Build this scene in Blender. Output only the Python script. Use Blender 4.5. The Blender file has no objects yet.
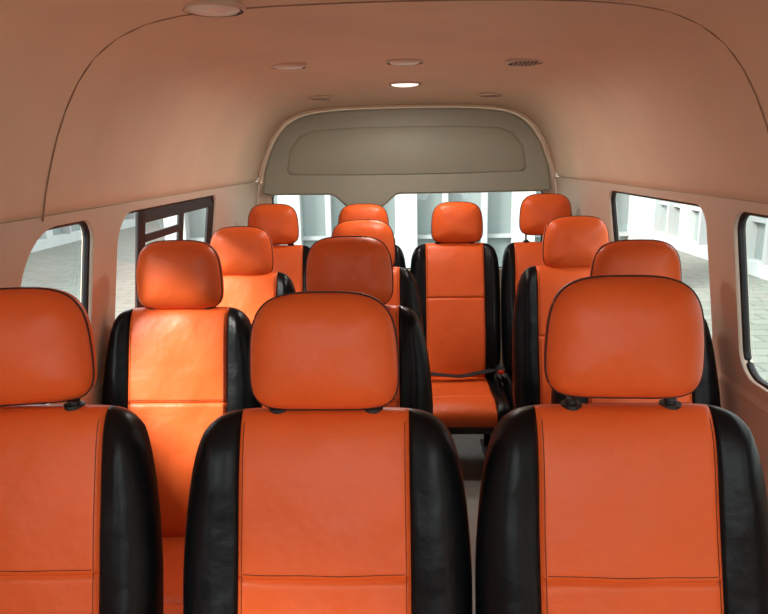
import bpy, bmesh, math, random
from mathutils import Vector, Matrix
random.seed(3)
scn = bpy.context.scene
try:
    scn.view_settings.view_transform = 'Standard'
except Exception: pass
CZ = 1.55

# ---------------------------------------------------------------- materials
def mat(name, col, rough=0.5, bump=None, spec=0.5, metal=0.0, var=0.0, varscale=3.0, emit=0.0):
    m = bpy.data.materials.new(name); m.use_nodes = True
    nt = m.node_tree; b = nt.nodes['Principled BSDF']
    b.inputs['Base Color'].default_value = (*col, 1)
    b.inputs['Roughness'].default_value = rough
    b.inputs['Metallic'].default_value = metal
    b.inputs['Specular IOR Level'].default_value = spec
    if emit:
        b.inputs['Emission Color'].default_value = (1, 0.93, 0.82, 1); b.inputs['Emission Strength'].default_value = emit
    tc = nt.nodes.new('ShaderNodeTexCoord')
    if var > 0:
        n = nt.nodes.new('ShaderNodeTexNoise'); n.inputs['Scale'].default_value = varscale
        n.inputs['Detail'].default_value = 6
        r = nt.nodes.new('ShaderNodeValToRGB')
        r.color_ramp.elements[0].position = 0.3; r.color_ramp.elements[1].position = 0.7
        r.color_ramp.elements[0].color = (*[c*(1-var) for c in col], 1)
        r.color_ramp.elements[1].color = (*[min(1, c*(1+var)) for c in col], 1)
        nt.links.new(tc.outputs['Object'], n.inputs['Vector'])
        nt.links.new(n.outputs['Fac'], r.inputs['Fac'])
        nt.links.new(r.outputs['Color'], b.inputs['Base Color'])
    if bump:
        last = None
        for (kind, scale, strength, dist) in bump:
            if kind == 'noise':
                t = nt.nodes.new('ShaderNodeTexNoise'); t.inputs['Detail'].default_value = 3; out = t.outputs['Fac']
            else:
                t = nt.nodes.new('ShaderNodeTexVoronoi'); out = t.outputs['Distance']
            t.inputs['Scale'].default_value = scale
            nt.links.new(tc.outputs['Object'], t.inputs['Vector'])
            bp = nt.nodes.new('ShaderNodeBump'); bp.inputs['Strength'].default_value = strength
            bp.inputs['Distance'].default_value = dist
            nt.links.new(out, bp.inputs['Height'])
            if last: nt.links.new(last.outputs['Normal'], bp.inputs['Normal'])
            last = bp
        nt.links.new(last.outputs['Normal'], b.inputs['Normal'])
    return m

M_OR = mat('orange_leatherette', (0.78, 0.118, 0.022), 0.42, [('noise', 8, 0.5, 0.014), ('noise', 26, 0.3, 0.003), ('voronoi', 420, 0.2, 0.0007)], var=0.06, spec=0.35)
M_BK = mat('black_leatherette', (0.003, 0.004, 0.005), 0.34, [('noise', 9, 0.6, 0.012), ('noise', 30, 0.3, 0.003), ('voronoi', 380, 0.2, 0.0007)], spec=0.20)
M_TH = mat('dark_thread', (0.05, 0.012, 0.008), 0.8)
M_PL = mat('black_plastic', (0.010, 0.010, 0.011), 0.45)
M_CH = mat('chrome_steel', (0.55, 0.55, 0.56), 0.2, metal=1.0)
M_LN = mat('headliner_vinyl', (0.78, 0.60, 0.445), 0.62, [('noise', 260, 0.15, 0.001), ('noise', 4, 0.3, 0.014)], var=0.06, varscale=2.5)
M_TR = mat('pillar_trim_plastic', (0.66, 0.54, 0.43), 0.5, [('noise', 300, 0.12, 0.001)])
M_GY = mat('tailgate_grey_plastic', (0.36, 0.36, 0.29), 0.5, [('noise', 300, 0.15, 0.001)], var=0.04)
M_SM = mat('liner_seam', (0.34, 0.20, 0.13), 0.8)
M_RB = mat('window_rubber', (0.012, 0.012, 0.014), 0.5)
M_FL = mat('vinyl_floor', (0.30, 0.28, 0.26), 0.5, [('noise', 120, 0.2, 0.002)], var=0.12, varscale=20)
M_LB = mat('lamp_bezel', (0.66, 0.50, 0.40), 0.35)
M_LL = mat('lamp_lens', (0.85, 0.82, 0.76), 0.25)
M_LE = mat('lamp_lens_lit', (0.9, 0.87, 0.8), 0.3, emit=1.3)
M_VT = mat('vent_dark', (0.05, 0.035, 0.03), 0.6)
M_BELT = mat('belt_webbing', (0.012, 0.012, 0.014), 0.7)
M_RED = mat('buckle_red', (0.5, 0.03, 0.02), 0.4)

def glassmat(name, tint):
    m = bpy.data.materials.new(name); m.use_nodes = True
    nt = m.node_tree; nt.nodes.clear()
    o = nt.nodes.new('ShaderNodeOutputMaterial'); mx = nt.nodes.new('ShaderNodeMixShader')
    t = nt.nodes.new('ShaderNodeBsdfTransparent'); g = nt.nodes.new('ShaderNodeBsdfGlossy')
    lw = nt.nodes.new('ShaderNodeLayerWeight'); lw.inputs['Blend'].default_value = 0.5
    pw = nt.nodes.new('ShaderNodeMath'); pw.operation = 'POWER'; pw.inputs[1].default_value = 5.0
    ad = nt.nodes.new('ShaderNodeMath'); ad.operation = 'MULTIPLY_ADD'; ad.inputs[1].default_value = 0.5; ad.inputs[2].default_value = 0.04
    t.inputs['Color'].default_value = (*tint, 1); g.inputs['Roughness'].default_value = 0.03
    nt.links.new(lw.outputs['Facing'], pw.inputs[0]); nt.links.new(pw.outputs[0], ad.inputs[0])
    nt.links.new(ad.outputs[0], mx.inputs[0]); nt.links.new(t.outputs[0], mx.inputs[1])
    nt.links.new(g.outputs[0], mx.inputs[2]); nt.links.new(mx.outputs[0], o.inputs[0])
    return m
M_GL = glassmat('window_glass', (0.88, 0.92, 0.90))

# ---------------------------------------------------------------- helpers
def finish(name, bm, mats, smooth=True, auto=None, loc=(0, 0, 0)):
    bmesh.ops.remove_doubles(bm, verts=bm.verts, dist=0.00005)
    bmesh.ops.recalc_face_normals(bm, faces=bm.faces)
    me = bpy.data.meshes.new(name + '_mesh')
    if smooth:
        for f in bm.faces: f.smooth = True
    if auto:
        for e in bm.edges:
            if len(e.link_faces) == 2 and e.calc_face_angle(0) > math.radians(auto): e.smooth = False
    bm.to_mesh(me); bm.free()
    for m in mats: me.materials.append(m)
    ob = bpy.data.objects.new(name, me); ob.location = loc
    scn.collection.objects.link(ob)
    return ob

def tube(bm, pts, rad, mi=0, closed=False, seg=8):
    n = len(pts); rings = []
    for i, p in enumerate(pts):
        p = Vector(p)
        a = Vector(pts[(i-1) % n] if (closed or i > 0) else pts[i])
        b = Vector(pts[(i+1) % n] if (closed or i < n-1) else pts[i])
        t = (b-a).normalized()
        up = Vector((0, 0, 1)) if abs(t.z) < 0.9 else Vector((0, 1, 0))
        u = t.cross(up).normalized(); w = u.cross(t)
        rings.append([bm.verts.new(p + (u*math.cos(2*math.pi*k/seg) + w*math.sin(2*math.pi*k/seg))*rad) for k in range(seg)])
    for i in range(n if closed else n-1):
        r0, r1 = rings[i], rings[(i+1) % n]
        for k in range(seg):
            f = bm.faces.new((r0[k], r0[(k+1) % seg], r1[(k+1) % seg], r1[k])); f.material_index = mi
    if not closed:
        for r in (rings[0], rings[-1]):
            f = bm.faces.new(r); f.material_index = mi

def box(bm, c, s, mi=0, bev=0.0, rot=None):
    r = bmesh.ops.create_cube(bm, size=1.0)
    vs = r['verts']
    for v in vs: v.co = Vector((v.co.x*s[0], v.co.y*s[1], v.co.z*s[2]))
    fs = set(f for v in vs for f in v.link_faces)
    if bev > 0:
        es = list(set(e for v in vs for e in v.link_edges))
        rr = bmesh.ops.bevel(bm, geom=es, offset=bev, segments=3, affect='EDGES', profile=0.5)
        vs = set(v for v in rr['verts']) | set(v for v in vs if v.is_valid)
        fs = set(f for v in vs for f in v.link_faces)
    for v in vs:
        if rot: v.co = rot @ v.co
        v.co += Vector(c)
    for f in fs: f.material_index = mi

def pillow(bm, S, T, pos, matf):
    for side in (1, -1):
        g = [[bm.verts.new(pos(s, t, side)) for s in S] for t in T]
        for j in range(len(T)-1):
            for i in range(len(S)-1):
                vs = (g[j][i], g[j][i+1], g[j+1][i+1], g[j+1][i])
                try: f = bm.faces.new(vs)
                except ValueError: continue
                f.material_index = matf((S[i]+S[i+1])/2, (T[j]+T[j+1])/2, side)

def sym(l): return sorted(set([-a for a in l] + list(l)))
def sstep(x): x = max(0, min(1, x)); return x*x*(3-2*x)
def sq(s, t, n, p=0):
    r = max(abs(s), abs(t))
    if r < 1e-9: return s, t, 0
    k = r/((abs(s)**n + abs(t)**n)**(1/n))
    k = 1-(1-k)*r**p
    return s*k, t*k, r
def gau(x, w): return math.exp(-(x/w)**2)

EDGE = [0.84, 0.88, 0.91, 0.94, 0.96, 0.975, 0.987, 0.995, 1.0]
SS = 0.58
SCOL = sym([0, 0.12, 0.24, 0.36, 0.46, 0.52, 0.55, 0.565, 0.575, SS, 0.585, 0.595, 0.61, 0.64, 0.69, 0.74, 0.79] + EDGE)
L = 0.73
SEAMV = L-0.30
ts = 2*SEAMV/L-1
TROW = sorted(set(sym([0, 0.1, 0.3, 0.4, 0.5, 0.6, 0.7, 0.78] + EDGE) + [ts-0.05, ts-0.03, ts-0.016, ts-0.008, ts, ts+0.008, ts+0.016, ts+0.03, ts+0.05]))
A = math.radians(14)
U = Vector((0, math.sin(A), math.cos(A))); N = Vector((0, -math.cos(A), math.sin(A)))

def seat_mesh(hr_top, wmax, base_z, yaw=0.0, taper=0.026, hx=0.0):
    """local origin on the floor; headrest/backrest top plane at y=0"""
    bm = bmesh.new()
    BT = 1.095
    top = Vector((0, 0, BT))
    PW = 0.155
    ph = random.uniform(0, 6)
    def bpos(s, t, side):
        sx, tz, r = sq(s, t, 6, 6)
        v = (tz+1)/2*L
        W = wmax - taper*sstep((v-0.40)/0.36)
        if abs(sx) <= SS: x = sx/SS*PW
        else: x = math.copysign(PW + (abs(sx)-SS)/(1-SS)*(W-PW), sx)
        e = max(0, 1-r**5.5)**(1/2.6)
        a = abs(s)
        if side > 0:
            bol = sstep((a-SS)/0.26)*0.024
            if a > SS: bol -= 0.024*((a-SS)/(1-SS))**2
            lum = 0.014*gau(v-0.24, 0.16)
            gr = -0.007*gau(a-SS, 0.014)
            if a < SS: gr += -0.005*gau(t-ts, 0.012)
            crown = 0.008*(1-(min(a, SS)/SS)**2)
            soft = 0.0022*math.sin(11*x/0.26+ph)*math.sin(7*v/0.3+ph*2)
            d = (0.055 + bol + lum + crown + soft)*e + gr*min(1, e*1.6)
        else:
            d = -0.052*e
        return top + Vector((x, 0, 0)) + U*(v-L) + N*d
    pillow(bm, SCOL, TROW, bpos, lambda s, t, sd: 0 if (abs(s) < SS and (sd > 0 or t > 0.97)) else 1)
    # twin stitch lines beside the panel seams and the cross seam
    for sg in (-1, 1):
        for ds in (0.030,):
            pts = []
            for k in range(60):
                t = -0.90+1.84*k/59
                pts.append(bpos(sg*(SS-ds), t, 1)+N*0.0002)
            tube(bm, pts, 0.0007, 2, seg=5)
    for dt in (0.028,):
        tube(bm, [bpos(-0.54+1.08*k/40, ts+dt, 1)+N*0.0002 for k in range(41)], 0.0007, 2, seg=5)
    # headrest
    HH, HW = 0.107, 0.137
    hc = Vector((hx, 0.0, hr_top-HH+0.001)); B = math.radians(5)
    RY = Matrix.Rotation(yaw, 3, 'Z')
    UU = Vector((0, math.sin(B), math.cos(B))); NN = Vector((0, -math.cos(B), math.sin(B)))
    HG = sym([0, 0.12, 0.25, 0.38, 0.5, 0.6, 0.7, 0.77] + EDGE)
    def hpos(s, t, side):
        n = 3.7 + 2.0*sstep((0.3-t)/0.9)
        sx, tz, r = sq(s, t, n, 1.0)
        e = max(0, 1-r**4.2)**(1/2.3)
        W = HW*(1 - 0.070*sstep((tz+0.3)/1.4) - 0.030*sstep((-tz-0.5)/0.6))
        d = (0.050 + 0.012*(1-r*r) + 0.0012*math.sin(5*s+ph)*math.sin(6*t+ph))*e
        if side < 0: d = -d*0.85
        return hc + RY @ (Vector((sx*W, 0, 0)) + UU*(tz*HH + 0.004*(1-sx*sx)*max(0, tz)) + NN*d)
    pillow(bm, HG, HG, hpos, lambda s, t, sd: 0)
    pp = []
    for k in range(96):
        th = 2*math.pi*k/96; c, s_ = math.cos(th), math.sin(th); q = max(abs(c), abs(s_))
        pp.append(hpos(c/q*0.990, s_/q*0.990, 1))
    tube(bm, pp, 0.0026, 2, closed=True, seg=6)
    # posts and guides
    for sx in (-0.088, 0.088):
        tube(bm, [(sx, 0.004, BT-0.05), (sx, 0.004, hr_top-0.15)], 0.0055, 4, seg=12)
        for (z0, z1, r0) in ((BT-0.014, BT+0.005, 0.019), (BT+0.005, BT+0.012, 0.011)):
            tube(bm, [(sx, -0.010, z0), (sx, -0.010, z1)], r0, 3, seg=16)
    # cushion
    CT = 0.405
    yb, yf = -0.10, -0.66
    def cpos(s, t, side):
        sx, ty, r = sq(s, t, 7, 6)
        W = wmax+0.0
        if abs(sx) <= SS: x = sx/SS*0.16
        else: x = math.copysign(0.16 + (abs(sx)-SS)/(1-SS)*(W-0.16), sx)
        y = (yb+yf)/2 - ty*(yb-yf)/2
        e = max(0, 1-r**4)**(1/2.6)
        a = abs(s)
        d = 0.062
        if side > 0:
            d += sstep((a-SS)/0.25)*0.016 + 0.012*sstep((t-0.1)/0.7) + 0.008*(1-(min(a, SS)/SS)**2)
            d = d*e - 0.008*gau(a-SS, 0.016)*min(1, e*1.6)
            if a < SS: d -= 0.005*gau(t-0.55, 0.02)
        else: d = -0.07*e
        return Vector((x, y, CT-0.062+d))
    CT_rows = sorted(set(sym([0, 0.15, 0.3, 0.45, 0.7, 0.78] + EDGE) + [0.5, 0.53, 0.55, 0.57, 0.6]))
    pillow(bm, SCOL, CT_rows, cpos, lambda s, t, sd: 0 if (abs(s) < SS and (sd > 0 or t > 0.8)) else 1)
    # frame
    zt = CT-0.12
    box(bm, (0, -0.36, zt-0.02), (2*wmax-0.06, 0.46, 0.05), 3, 0.012)
    box(bm, (0, -0.13, zt+0.02), (2*wmax-0.10, 0.06, 0.12), 3, 0.012)
    for sx in (-1, 1):
        box(bm, (sx*(wmax-0.07), -0.36, 0.0075-base_z), (0.06, 0.50, 0.015), 3, 0.004)
        for sy in (-0.56, -0.18):
            h = zt-0.04+base_z
            box(bm, (sx*(wmax-0.07), sy, h/2-base_z), (0.035, 0.045, h), 3, 0.006)
        box(bm, (sx*(wmax-0.014), -0.17, CT-0.05), (0.02, 0.11, 0.10), 3, 0.008)
    return bm

SEATS = [ # X, Y, headrest_top_z, half width, lift, headrest yaw, taper, headrest shift
    (-0.715, 1.20, 1.323, 0.250, 0.008, 0.16, 0.022, -0.012), (-0.153, 1.20, 1.310, 0.268, 0.0, 0.0, 0.020, 0), (0.382, 1.18, 1.337, 0.264, 0.012, -0.05, 0.022, 0),
    (-0.717, 2.10, 1.303, 0.254, 0.0, 0.0, 0.026, 0), (-0.180, 2.10, 1.308, 0.258, 0.0, 0.0, 0.026, 0), (0.698, 2.08, 1.288, 0.255, -0.01, 0.0, 0.026, 0),
    (-0.712, 2.90, 1.266, 0.255, -0.02, 0.0, 0.026, 0), (-0.185, 2.87, 1.290, 0.255, 0.0, 0.0, 0.026, 0), (0.696, 2.86, 1.294, 0.255, 0.0, 0.0, 0.026, 0.01),
    (-0.712, 3.66, 1.312, 0.234, 0.0, 0.0, 0.010, -0.005), (-0.230, 3.66, 1.304, 0.234, 0.0, 0.0, 0.010, 0), (0.256, 3.66, 1.308, 0.242, 0.0, 0.0, 0.004, 0.014), (0.728, 3.66, 1.344, 0.226, 0.0, 0.0, 0.010, 0.01)]
for (x, y, ht, w, lift, yaw, tp_, hx) in SEATS:
    ob = finish('passenger_seat', seat_mesh(ht-lift, w, lift, yaw, tp_, hx), [M_OR, M_BK, M_TH, M_PL, M_CH], auto=50, loc=(x, y, lift))
    if abs(x-0.256) < 0.01 and y > 3.5: belt_seat = ob

# seat belt lying over a rear seat cushion
bm = bmesh.new()
def ribbon(bm, pts, w, mi=0, th=0.003):
    prev = None
    for i, p in enumerate(pts):
        p = Vector(p)
        t = (Vector(pts[min(i+1, len(pts)-1)])-Vector(pts[max(i-1, 0)])).normalized()
        side = t.cross(Vector((0, 0, 1))).normalized()
        up = side.cross(t).normalized()
        cur = [bm.verts.new(p+side*w/2), bm.verts.new(p-side*w/2), bm.verts.new(p-side*w/2+up*th), bm.verts.new(p+side*w/2+up*th)]
        if prev:
            for k in range(4):
                f = bm.faces.new((prev[k], prev[(k+1) % 4], cur[(k+1) % 4], cur[k])); f.material_index = mi
        else: bm.faces.new(cur).material_index = mi
        prev = cur
    bm.faces.new(prev).material_index = mi
pts = []
for i in range(17):
    q = i/16
    pts.append((-0.20+0.42*q, -0.27-0.05*math.sin(q*math.pi)+0.05*q, 0.438+0.012*abs(math.cos(q*math.pi*1.0))))
ribbon(bm, pts, 0.05)
box(bm, (0.225, -0.24, 0.457), (0.045, 0.08, 0.028), 1, 0.006)
box(bm, (0.225, -0.285, 0.457), (0.030, 0.02, 0.016), 2, 0.003)
sb_ = finish('seat_belt', bm, [M_BELT, M_PL, M_RED], smooth=False)
sb_.parent = belt_seat

# ---------------------------------------------------------------- van shell
Y0, Y1 = -0.55, 4.20
ZT, ZB = CZ-0.14, 0.88           # window band
def XW(z): return 0.90 + (ZT-z)*0.137 if z > ZB else 0.90+(ZT-ZB)*0.137 + (ZB-z)*0.03
PROF = [(0.0, .348), (.15, .347), (.30, .344), (.42, .338), (.52, .328), (.60, .312), (.67, .283), (.73, .240), (.775, .185), (.81, .125), (.84, .06), (.865, -.01), (.885, -.075), (.90, -.14)]
prof = [(-x, z) for x, z in reversed(PROF)] + PROF[1:]
prof = [(x, z+CZ) for x, z in prof]
bm = bmesh.new()
NY = 40
def roofpt(x, z, y):
    k = sstep((y-3.3)/0.9)
    f = 1 - 0.10*k*max(0, (z-ZT))/0.5
    return Vector((x, y, ZT+(z-ZT)*f if z > ZT else z))
g = []
for j in range(NY+1):
    y = Y0+(Y1-Y0)*j/NY
    g.append([bm.verts.new(roofpt(x, z, y)) for x, z in prof])
for j in range(NY):
    for i in range(len(prof)-1):
        bm.faces.new((g[j][i], g[j][i+1], g[j+1][i+1], g[j+1][i]))
ceil = finish('ceiling', bm, [M_LN])
md = ceil.modifiers.new('thick', 'SOLIDIFY'); md.thickness = 0.04; md.offset = 1 if ceil.data.polygons[len(prof)//2].normal.z > 0 else -1
sb = ceil.modifiers.new('sub', 'SUBSURF'); sb.levels = 1; sb.render_levels = 1

def plate(outer, holes, th):
    cu = bpy.data.curves.new('tmp', 'CURVE'); cu.dimensions = '2D'; cu.fill_mode = 'BOTH'; cu.extrude = th/2
    for loop in [outer]+holes:
        sp = cu.splines.new('POLY'); sp.points.add(len(loop)-1)
        for i, (a, b) in enumerate(loop): sp.points[i].co = (a, b, 0, 1)
        sp.use_cyclic_u = True
    o = bpy.data.objects.new('tmp', cu); scn.collection.objects.link(o)
    bpy.context.view_layer.update()
    dg = bpy.context.evaluated_depsgraph_get()
    me = bpy.data.meshes.new_from_object(o.evaluated_get(dg))
    bpy.data.objects.remove(o)
    return me

def rrect(u0, u1, v0, v1, r, n=8, rs=None):
    rs = rs or (r, r, r, r)   # bl, br, tr, tl
    out = []
    for (cx, cy, a0, q) in ((u0, v0, 180, rs[0]), (u1, v0, 270, rs[1]), (u1, v1, 0, rs[2]), (u0, v1, 90, rs[3])):
        ccx = cx + (q if cx == u0 else -q); ccy = cy + (q if cy == v0 else -q)
        for k in range(n+1):
            a = math.radians(a0+90*k/n); out.append((ccx+q*math.cos(a), ccy+q*math.sin(a)))
    return out

WT, WB = CZ-0.158, 0.915
wins = {'left': [(0.0, 0.60, .08, .08), (1.56, 1.95, .17, .06), (2.12, 3.26, .11, .05)],
        'right': [(0.0, 0.60, .08, .08), (1.02, 1.925, .06, .06), (2.10, 3.12, .07, .06)]}
wn = 0
for side, sg in (('left', -1), ('right', 1)):
    holes = []
    for (a, b, rn, rf) in wins[side]:
        holes.append(rrect(a, b, WB, WT, 0, rs=(0.08, 0.08, rf, rn)))
    th = 0.035
    me = plate([(Y0, ZB), (Y1, ZB), (Y1, ZT+.01), (Y0, ZT+.01)], holes, th)
    bm = bmesh.new(); bm.from_mesh(me)
    for v in bm.verts:
        u, z, d = v.co
        v.co = Vector((sg*(XW(z+1e-6)+th/2+d), u, z))
    x0, x1 = XW(ZB-1e-6), XW(0)
    sec = [(x0, ZB), (x0-0.004, ZB-0.02), (x0-0.002, ZB-0.035), (x1-0.008, 0.45), (x1, 0.0), (x1+0.04, 0.0), (x0+0.04, ZB)]
    ra = [bm.verts.new((sg*x, Y0, z)) for x, z in sec]; rb = [bm.verts.new((sg*x, Y1, z)) for x, z in sec]
    for i in range(len(sec)):
        k = (i+1) % len(sec); bm.faces.new((ra[i], ra[k], rb[k], rb[i]))
    finish('wall_'+side, bm, [M_TR], smooth=False)
    for (hole, (a, b, rn, rf)) in zip(holes, wins[side]):
        wn += 1
        bm = bmesh.new()
        off = 0.022
        f = bm.faces.new([bm.verts.new((sg*(XW(z)+off), u, z)) for u, z in hole]); f.material_index = 1
        tube(bm, [(sg*(XW(z)+off), u, z) for u, z in hole], 0.011, 0, closed=True, seg=8)
        if side == 'left' and a > 2:
            def bar(u0_, z0_, u1_, z1_, w):
                p0 = Vector((sg*(XW(z0_)+off), u0_, z0_)); p1 = Vector((sg*(XW(z1_)+off), u1_, z1_))
                c = (p0+p1)/2; d = p1-p0; ln = d.length
                rot = Vector((0, 1, 0)).rotation_difference(d.normalized()).to_matrix()
                box(bm, c, (0.014, ln, w), 0, 0.004, rot)
            bar(2.40, WB+.01, 2.36, WT-0.01, 0.05)
            bar(2.36, WT-0.03, 3.24, WT-0.03, 0.05)
            bar(2.82, WB+.01, 2.80, WT-0.03, 0.04)
            bar(3.225, WB+.02, 3.225, WT-0.03, 0.05)
            bar(2.40, WB+0.03, 3.24, WB+0.03, 0.04)
            bar(2.40, WT-0.11, 2.80, WT-0.11, 0.03)
        finish('window_%d' % wn, bm, [M_RB, M_GL], smooth=False)

# rear wall + tailgate glass, front bulkhead + windshield
def endwall(name, y, hole, th=0.05):
    RW = [(-0.985, 0.0), (-XW(ZB), ZB)] + [(x, roofpt(x, z, y).z) for x, z in prof] + [(XW(ZB), ZB), (0.985, 0.0)]
    me = plate(RW, [hole], th)
    bm = bmesh.new(); bm.from_mesh(me)
    for v in bm.verts: v.co = Vector((v.co.x, y+v.co.z, v.co.y))
    finish(name, bm, [M_TR], smooth=False)
hole = rrect(-0.83, 0.84, 0.86, CZ-0.195, 0, rs=(.08, .08, .05, .05))
endwall('wall_rear', Y1+0.028, hole)
holef = rrect(-0.82, 0.82, 0.98, 1.74, 0, rs=(.10, .10, .16, .16))
endwall('wall_front', Y0-0.028, holef)
for hh, yy in ((hole, Y1+0.035), (holef, Y0-0.035)):
    wn += 1
    bm = bmesh.new()
    f = bm.faces.new([bm.verts.new((u, yy, z)) for u, z in hh]); f.material_index = 1
    tube(bm, [(u, yy, z) for u, z in hh], 0.010, 0, closed=True)
    finish('window_%d' % wn, bm, [M_RB, M_GL], smooth=False)

# tailgate upper trim panel (grey) with latch lobe and embossed field
def outline_panel():
    top = [(x*0.968, CZ-0.17+(roofpt(x, z, Y1).z-(CZ-0.17))*0.965) for x, z in prof if z > ZT+0.01]
    pts = [(-0.873, CZ-0.205)] + top + [(0.873, CZ-0.205)]
    bot = []
    for k in range(61):
        x = 0.84-1.68*k/60
        d = 0.080*sstep((0.21-abs(x+0.25))/0.12)
        bot.append((x, CZ-0.215-d-0.004*math.cos(x*2)))
    return pts+bot
bm = bmesh.new()
me = plate(outline_panel(), [], 0.03); bm.from_mesh(me)
for v in bm.verts: v.co = Vector((v.co.x, Y1-0.015+v.co.z, v.co.y))
bmesh.ops.remove_doubles(bm, verts=bm.verts, dist=1e-5)
es = [e for e in bm.edges if all(abs(v.co.y-(Y1-0.03)) < 1e-4 for v in e.verts) and len(e.link_faces) == 2 and e.calc_face_angle(0) > 1.0]
bmesh.ops.bevel(bm, geom=es, offset=0.010, segments=3, affect='EDGES')
e0 = [(-0.72, 1.475), (-0.70, 1.60), (-0.64, 1.68), (-0.55, 1.715), (-0.3, 1.728), (0, 1.73), (0.3, 1.728), (0.55, 1.715), (0.64, 1.68), (0.70, 1.60), (0.72, 1.475), (0.70, 1.455), (0.4, 1.448), (0, 1.445), (-0.4, 1.448), (-0.70, 1.455)]
def ringed(sc, y): return [bm.verts.new((x*sc, y, 1.58+(z-1.58)*(1-(1-sc)*2.6))) for x, z in e0]
r0 = ringed(1.0, Y1-0.0295); r1 = ringed(0.985, Y1-0.038); r2 = ringed(0.97, Y1-0.041)
for a, b in ((r0, r1), (r1, r2)):
    for k in range(len(e0)): bm.faces.new((a[k], a[(k+1) % len(e0)], b[(k+1) % len(e0)], b[k]))
bm.faces.new(r2)
tp = finish('tailgate_trim_panel', bm, [M_GY], auto=35)

def arch(name, y, rad, m, inset=0.0, sub=4):
    bm = bmesh.new(); pts = []
    for i in range(len(prof)-1):
        for k in range(sub):
            q = k/sub; x = prof[i][0]*(1-q)+prof[i+1][0]*q; z = prof[i][1]*(1-q)+prof[i+1][1]*q
            p = roofpt(x, z, y); pts.append((p.x*(1-inset), p.y, CZ-.2+(p.z-CZ+.2)*(1-inset)))
    pts.append((prof[-1][0]*(1-inset), y, prof[-1][1]))
    tube(bm, pts, rad, 0, seg=8)
    return finish(name, bm, [m])
arch('trim_1', 1.66, 0.0022, M_SM, 0.002)
arch('trim_2', 4.185, 0.010, M_LN, 0.002)

# floor
bm = bmesh.new(); box(bm, (0, (Y0+Y1)/2, -0.02), (1.96, Y1-Y0+0.05, 0.04), 0)
finish('floor', bm, [M_FL], smooth=False)

# ceiling lamps / vents
def zroof(x, y):
    ax = abs(x)
    for i in range(len(PROF)-1):
        if PROF[i][0] <= ax <= PROF[i+1][0]:
            q = (ax-PROF[i][0])/(PROF[i+1][0]-PROF[i][0]); z = PROF[i][1]*(1-q)+PROF[i+1][1]*q
            return roofpt(x, z+CZ, y).z
def lathe(bm, prof_, n=40):
    rings = []
    for (r, z, mi) in prof_:
        rings.append([bm.verts.new((r*math.cos(2*math.pi*k/n), r*math.sin(2*math.pi*k/n), z)) for k in range(n)] if r > 1e-6 else [bm.verts.new((0, 0, z))])
    for j in range(len(rings)-1):
        a, b = rings[j], rings[j+1]; mi = prof_[j][2]
        for k in range(n):
            if len(b) == 1: f = bm.faces.new((a[k], a[(k+1) % n], b[0]))
            else: f = bm.faces.new((a[k], a[(k+1) % n], b[(k+1) % n], b[k]))
            f.material_index = mi
def lamp(x, y, R=0.072, kind='light', lit=False, watts=0):
    bm = bmesh.new()
    if kind == 'light':
        lathe(bm, [(R, 0.004, 0), (R, -0.004, 0), (R-0.005, -0.007, 2), (R-0.009, -0.005, 2), (R-0.013, -0.004, 1), (R-0.020, -0.009, 1), (R-0.045, -0.013, 1), (0, -0.015, 1)])
    else:
        lathe(bm, [(R, 0.004, 0), (R, -0.005, 0), (R-0.005, -0.008, 0), (R-0.010, -0.008, 2), (R-0.014, -0.004, 1), (R-0.04, -0.006, 1), (0, -0.008, 1)])
        for k in range(-3, 4):
            ln = math.sqrt((R-0.017)**2-(k*0.014)**2)*2
            box(bm, (k*0.014, 0, -0.009), (0.003, ln, 0.005), 0)
    nm = 'ceiling_light' if kind == 'light' else 'ceiling_air_vent'
    o = finish(nm, bm, [M_LB, (M_LE if lit else M_LL) if kind == 'light' else M_VT, M_VT], auto=40, loc=(x, y, zroof(x, y)-0.001))
    if watts:  # added disk light to brighten the rear seats; middle lamp's lens is unlit
        l = bpy.data.lights.new('lamp_bulb_fill', 'AREA'); l.shape = 'DISK'; l.size = 0.10; l.energy = watts; l.color = (1, 0.93, 0.82)
        b = bpy.data.objects.new('lamp_bulb_fill', l); scn.collection.objects.link(b); b.parent = o; b.location = (0, 0, -0.022)
lamp(-0.43, 1.63); lamp(0, 2.66, watts=6); lamp(-0.43, 2.62); lamp(0.44, 2.64, kind='vent'); lamp(0.0, 3.42, R=0.080, lit=True, watts=6); lamp(-0.45, 3.72, kind='vent', R=.065); lamp(0.45, 3.74, kind='vent', R=.065); lamp(0.43, 1.45, kind='vent')

# ---------------------------------------------------------------- outside
GZ = -0.62
M_GR = mat('paving', (0.16, 0.175, 0.155), 0.8, var=0.2, varscale=0.8)
nt = M_GR.node_tree; br = nt.nodes.new('ShaderNodeTexBrick'); tc = nt.nodes.new('ShaderNodeTexCoord')
br.inputs['Scale'].default_value = 0.9; br.inputs['Mortar Size'].default_value = 0.015
br.inputs['Color1'].default_value = (.145, .16, .14, 1); br.inputs['Color2'].default_value = (.12, .135, .115, 1); br.inputs['Mortar'].default_value = (.08, .09, .075, 1)
nt.links.new(tc.outputs['Object'], br.inputs['Vector']); nt.links.new(br.outputs['Color'], nt.nodes['Principled BSDF'].inputs['Base Color'])
M_WH = mat('white_render', (0.38, 0.41, 0.40), 0.6, var=0.04)
M_SG = mat('shop_glass', (0.20, 0.24, 0.235), 0.15)
M_MT = mat('metal_frame', (0.30, 0.32, 0.32), 0.4)
M_RD = mat('red_panel', (0.34, 0.13, 0.09), 0.5)
bm = bmesh.new(); box(bm, (0, 8, GZ-0.05), (70, 70, 0.1)); finish('ground', bm, [M_GR], smooth=False)

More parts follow.
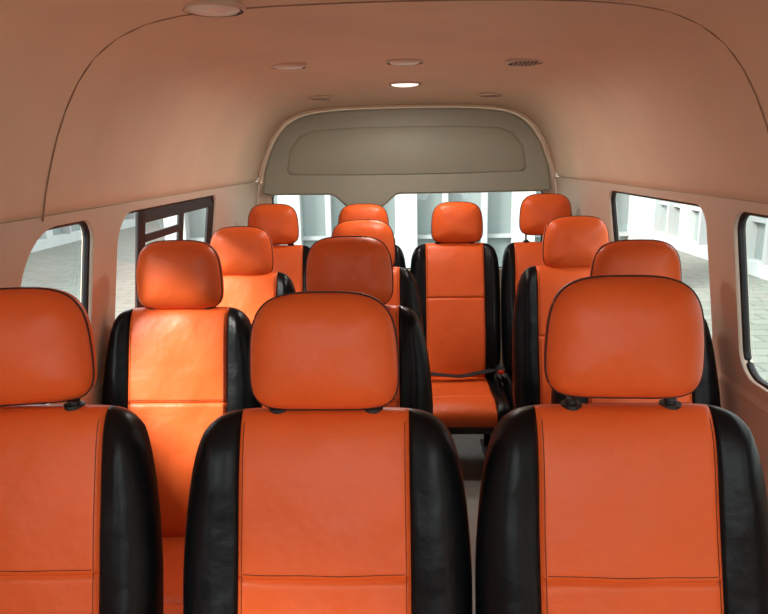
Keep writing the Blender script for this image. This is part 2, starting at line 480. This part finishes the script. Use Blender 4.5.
def facade(name, length, h, loc, rotz, step=1.15, red=()):
    bm = bmesh.new()
    box(bm, (0, 0.35, h/2), (length, 0.3, h), 1)
    n = int(length/step)
    for k in range(n+1):
        x = -length/2+k*step
        box(bm, (x, 0.1, h/2), (0.34 if k % 3 == 0 else 0.09, 0.24, h), 3 if k in red else (0 if k % 3 == 0 else 2), 0.01)
    box(bm, (0, 0.12, 0.12), (length, 0.3, 0.24), 0)
    box(bm, (0, 0.15, 0.95), (length, 0.10, 0.06), 2)
    box(bm, (0, 0.12, 2.5), (length, 0.26, 0.25), 0)
    box(bm, (0, 0.05, h-0.2), (length+0.3, 0.5, 0.4), 0)
    o = finish(name, bm, [M_WH, M_SG, M_MT, M_RD], smooth=False, loc=loc)
    o.rotation_euler = (0, 0, rotz)
facade('shopfront_building', 7.2, 4.2, (0, 10.5, GZ), 0, step=0.6)
facade('shopfront_building', 40, 4.2, (6.2, 9, GZ), -math.pi/2, red=(20, 26), step=0.9)
facade('shopfront_building', 40, 4.2, (-9.4, 10, GZ), math.pi/2)
facade('shopfront_building', 16, 4.2, (0, 28, GZ), 0, step=0.9)

# ---------------------------------------------------------------- light
w = bpy.data.worlds.new('World'); scn.world = w; w.use_nodes = True
bg = w.node_tree.nodes['Background']; bg.inputs[0].default_value = (0.93, 0.97, 1.0, 1); bg.inputs[1].default_value = 4.2
def sun(name, frm, e, ang, col):
    l = bpy.data.lights.new(name, 'SUN'); l.energy = e; l.angle = math.radians(ang); l.color = col
    o = bpy.data.objects.new(name, l); scn.collection.objects.link(o)
    o.rotation_euler = (-Vector(frm)).to_track_quat('-Z', 'Y').to_euler()
sun('sun', (-0.88, -0.58, 0.85), 13.5, 26, (1.0, 0.96, 0.90))

# ---------------------------------------------------------------- camera
cam = bpy.data.cameras.new('camera'); cam.lens = 680/768*36; cam.sensor_width = 36; cam.clip_start = 0.02
co = bpy.data.objects.new('camera', cam); scn.collection.objects.link(co)
R = Matrix.Rotation(math.radians(2.0), 4, 'Z') @ Matrix.Rotation(math.radians(90-12.4), 4, 'X') @ Matrix.Rotation(math.radians(-1.0), 4, 'Z')
co.matrix_world = Matrix.Translation((0, 0, CZ)) @ R
scn.camera = co
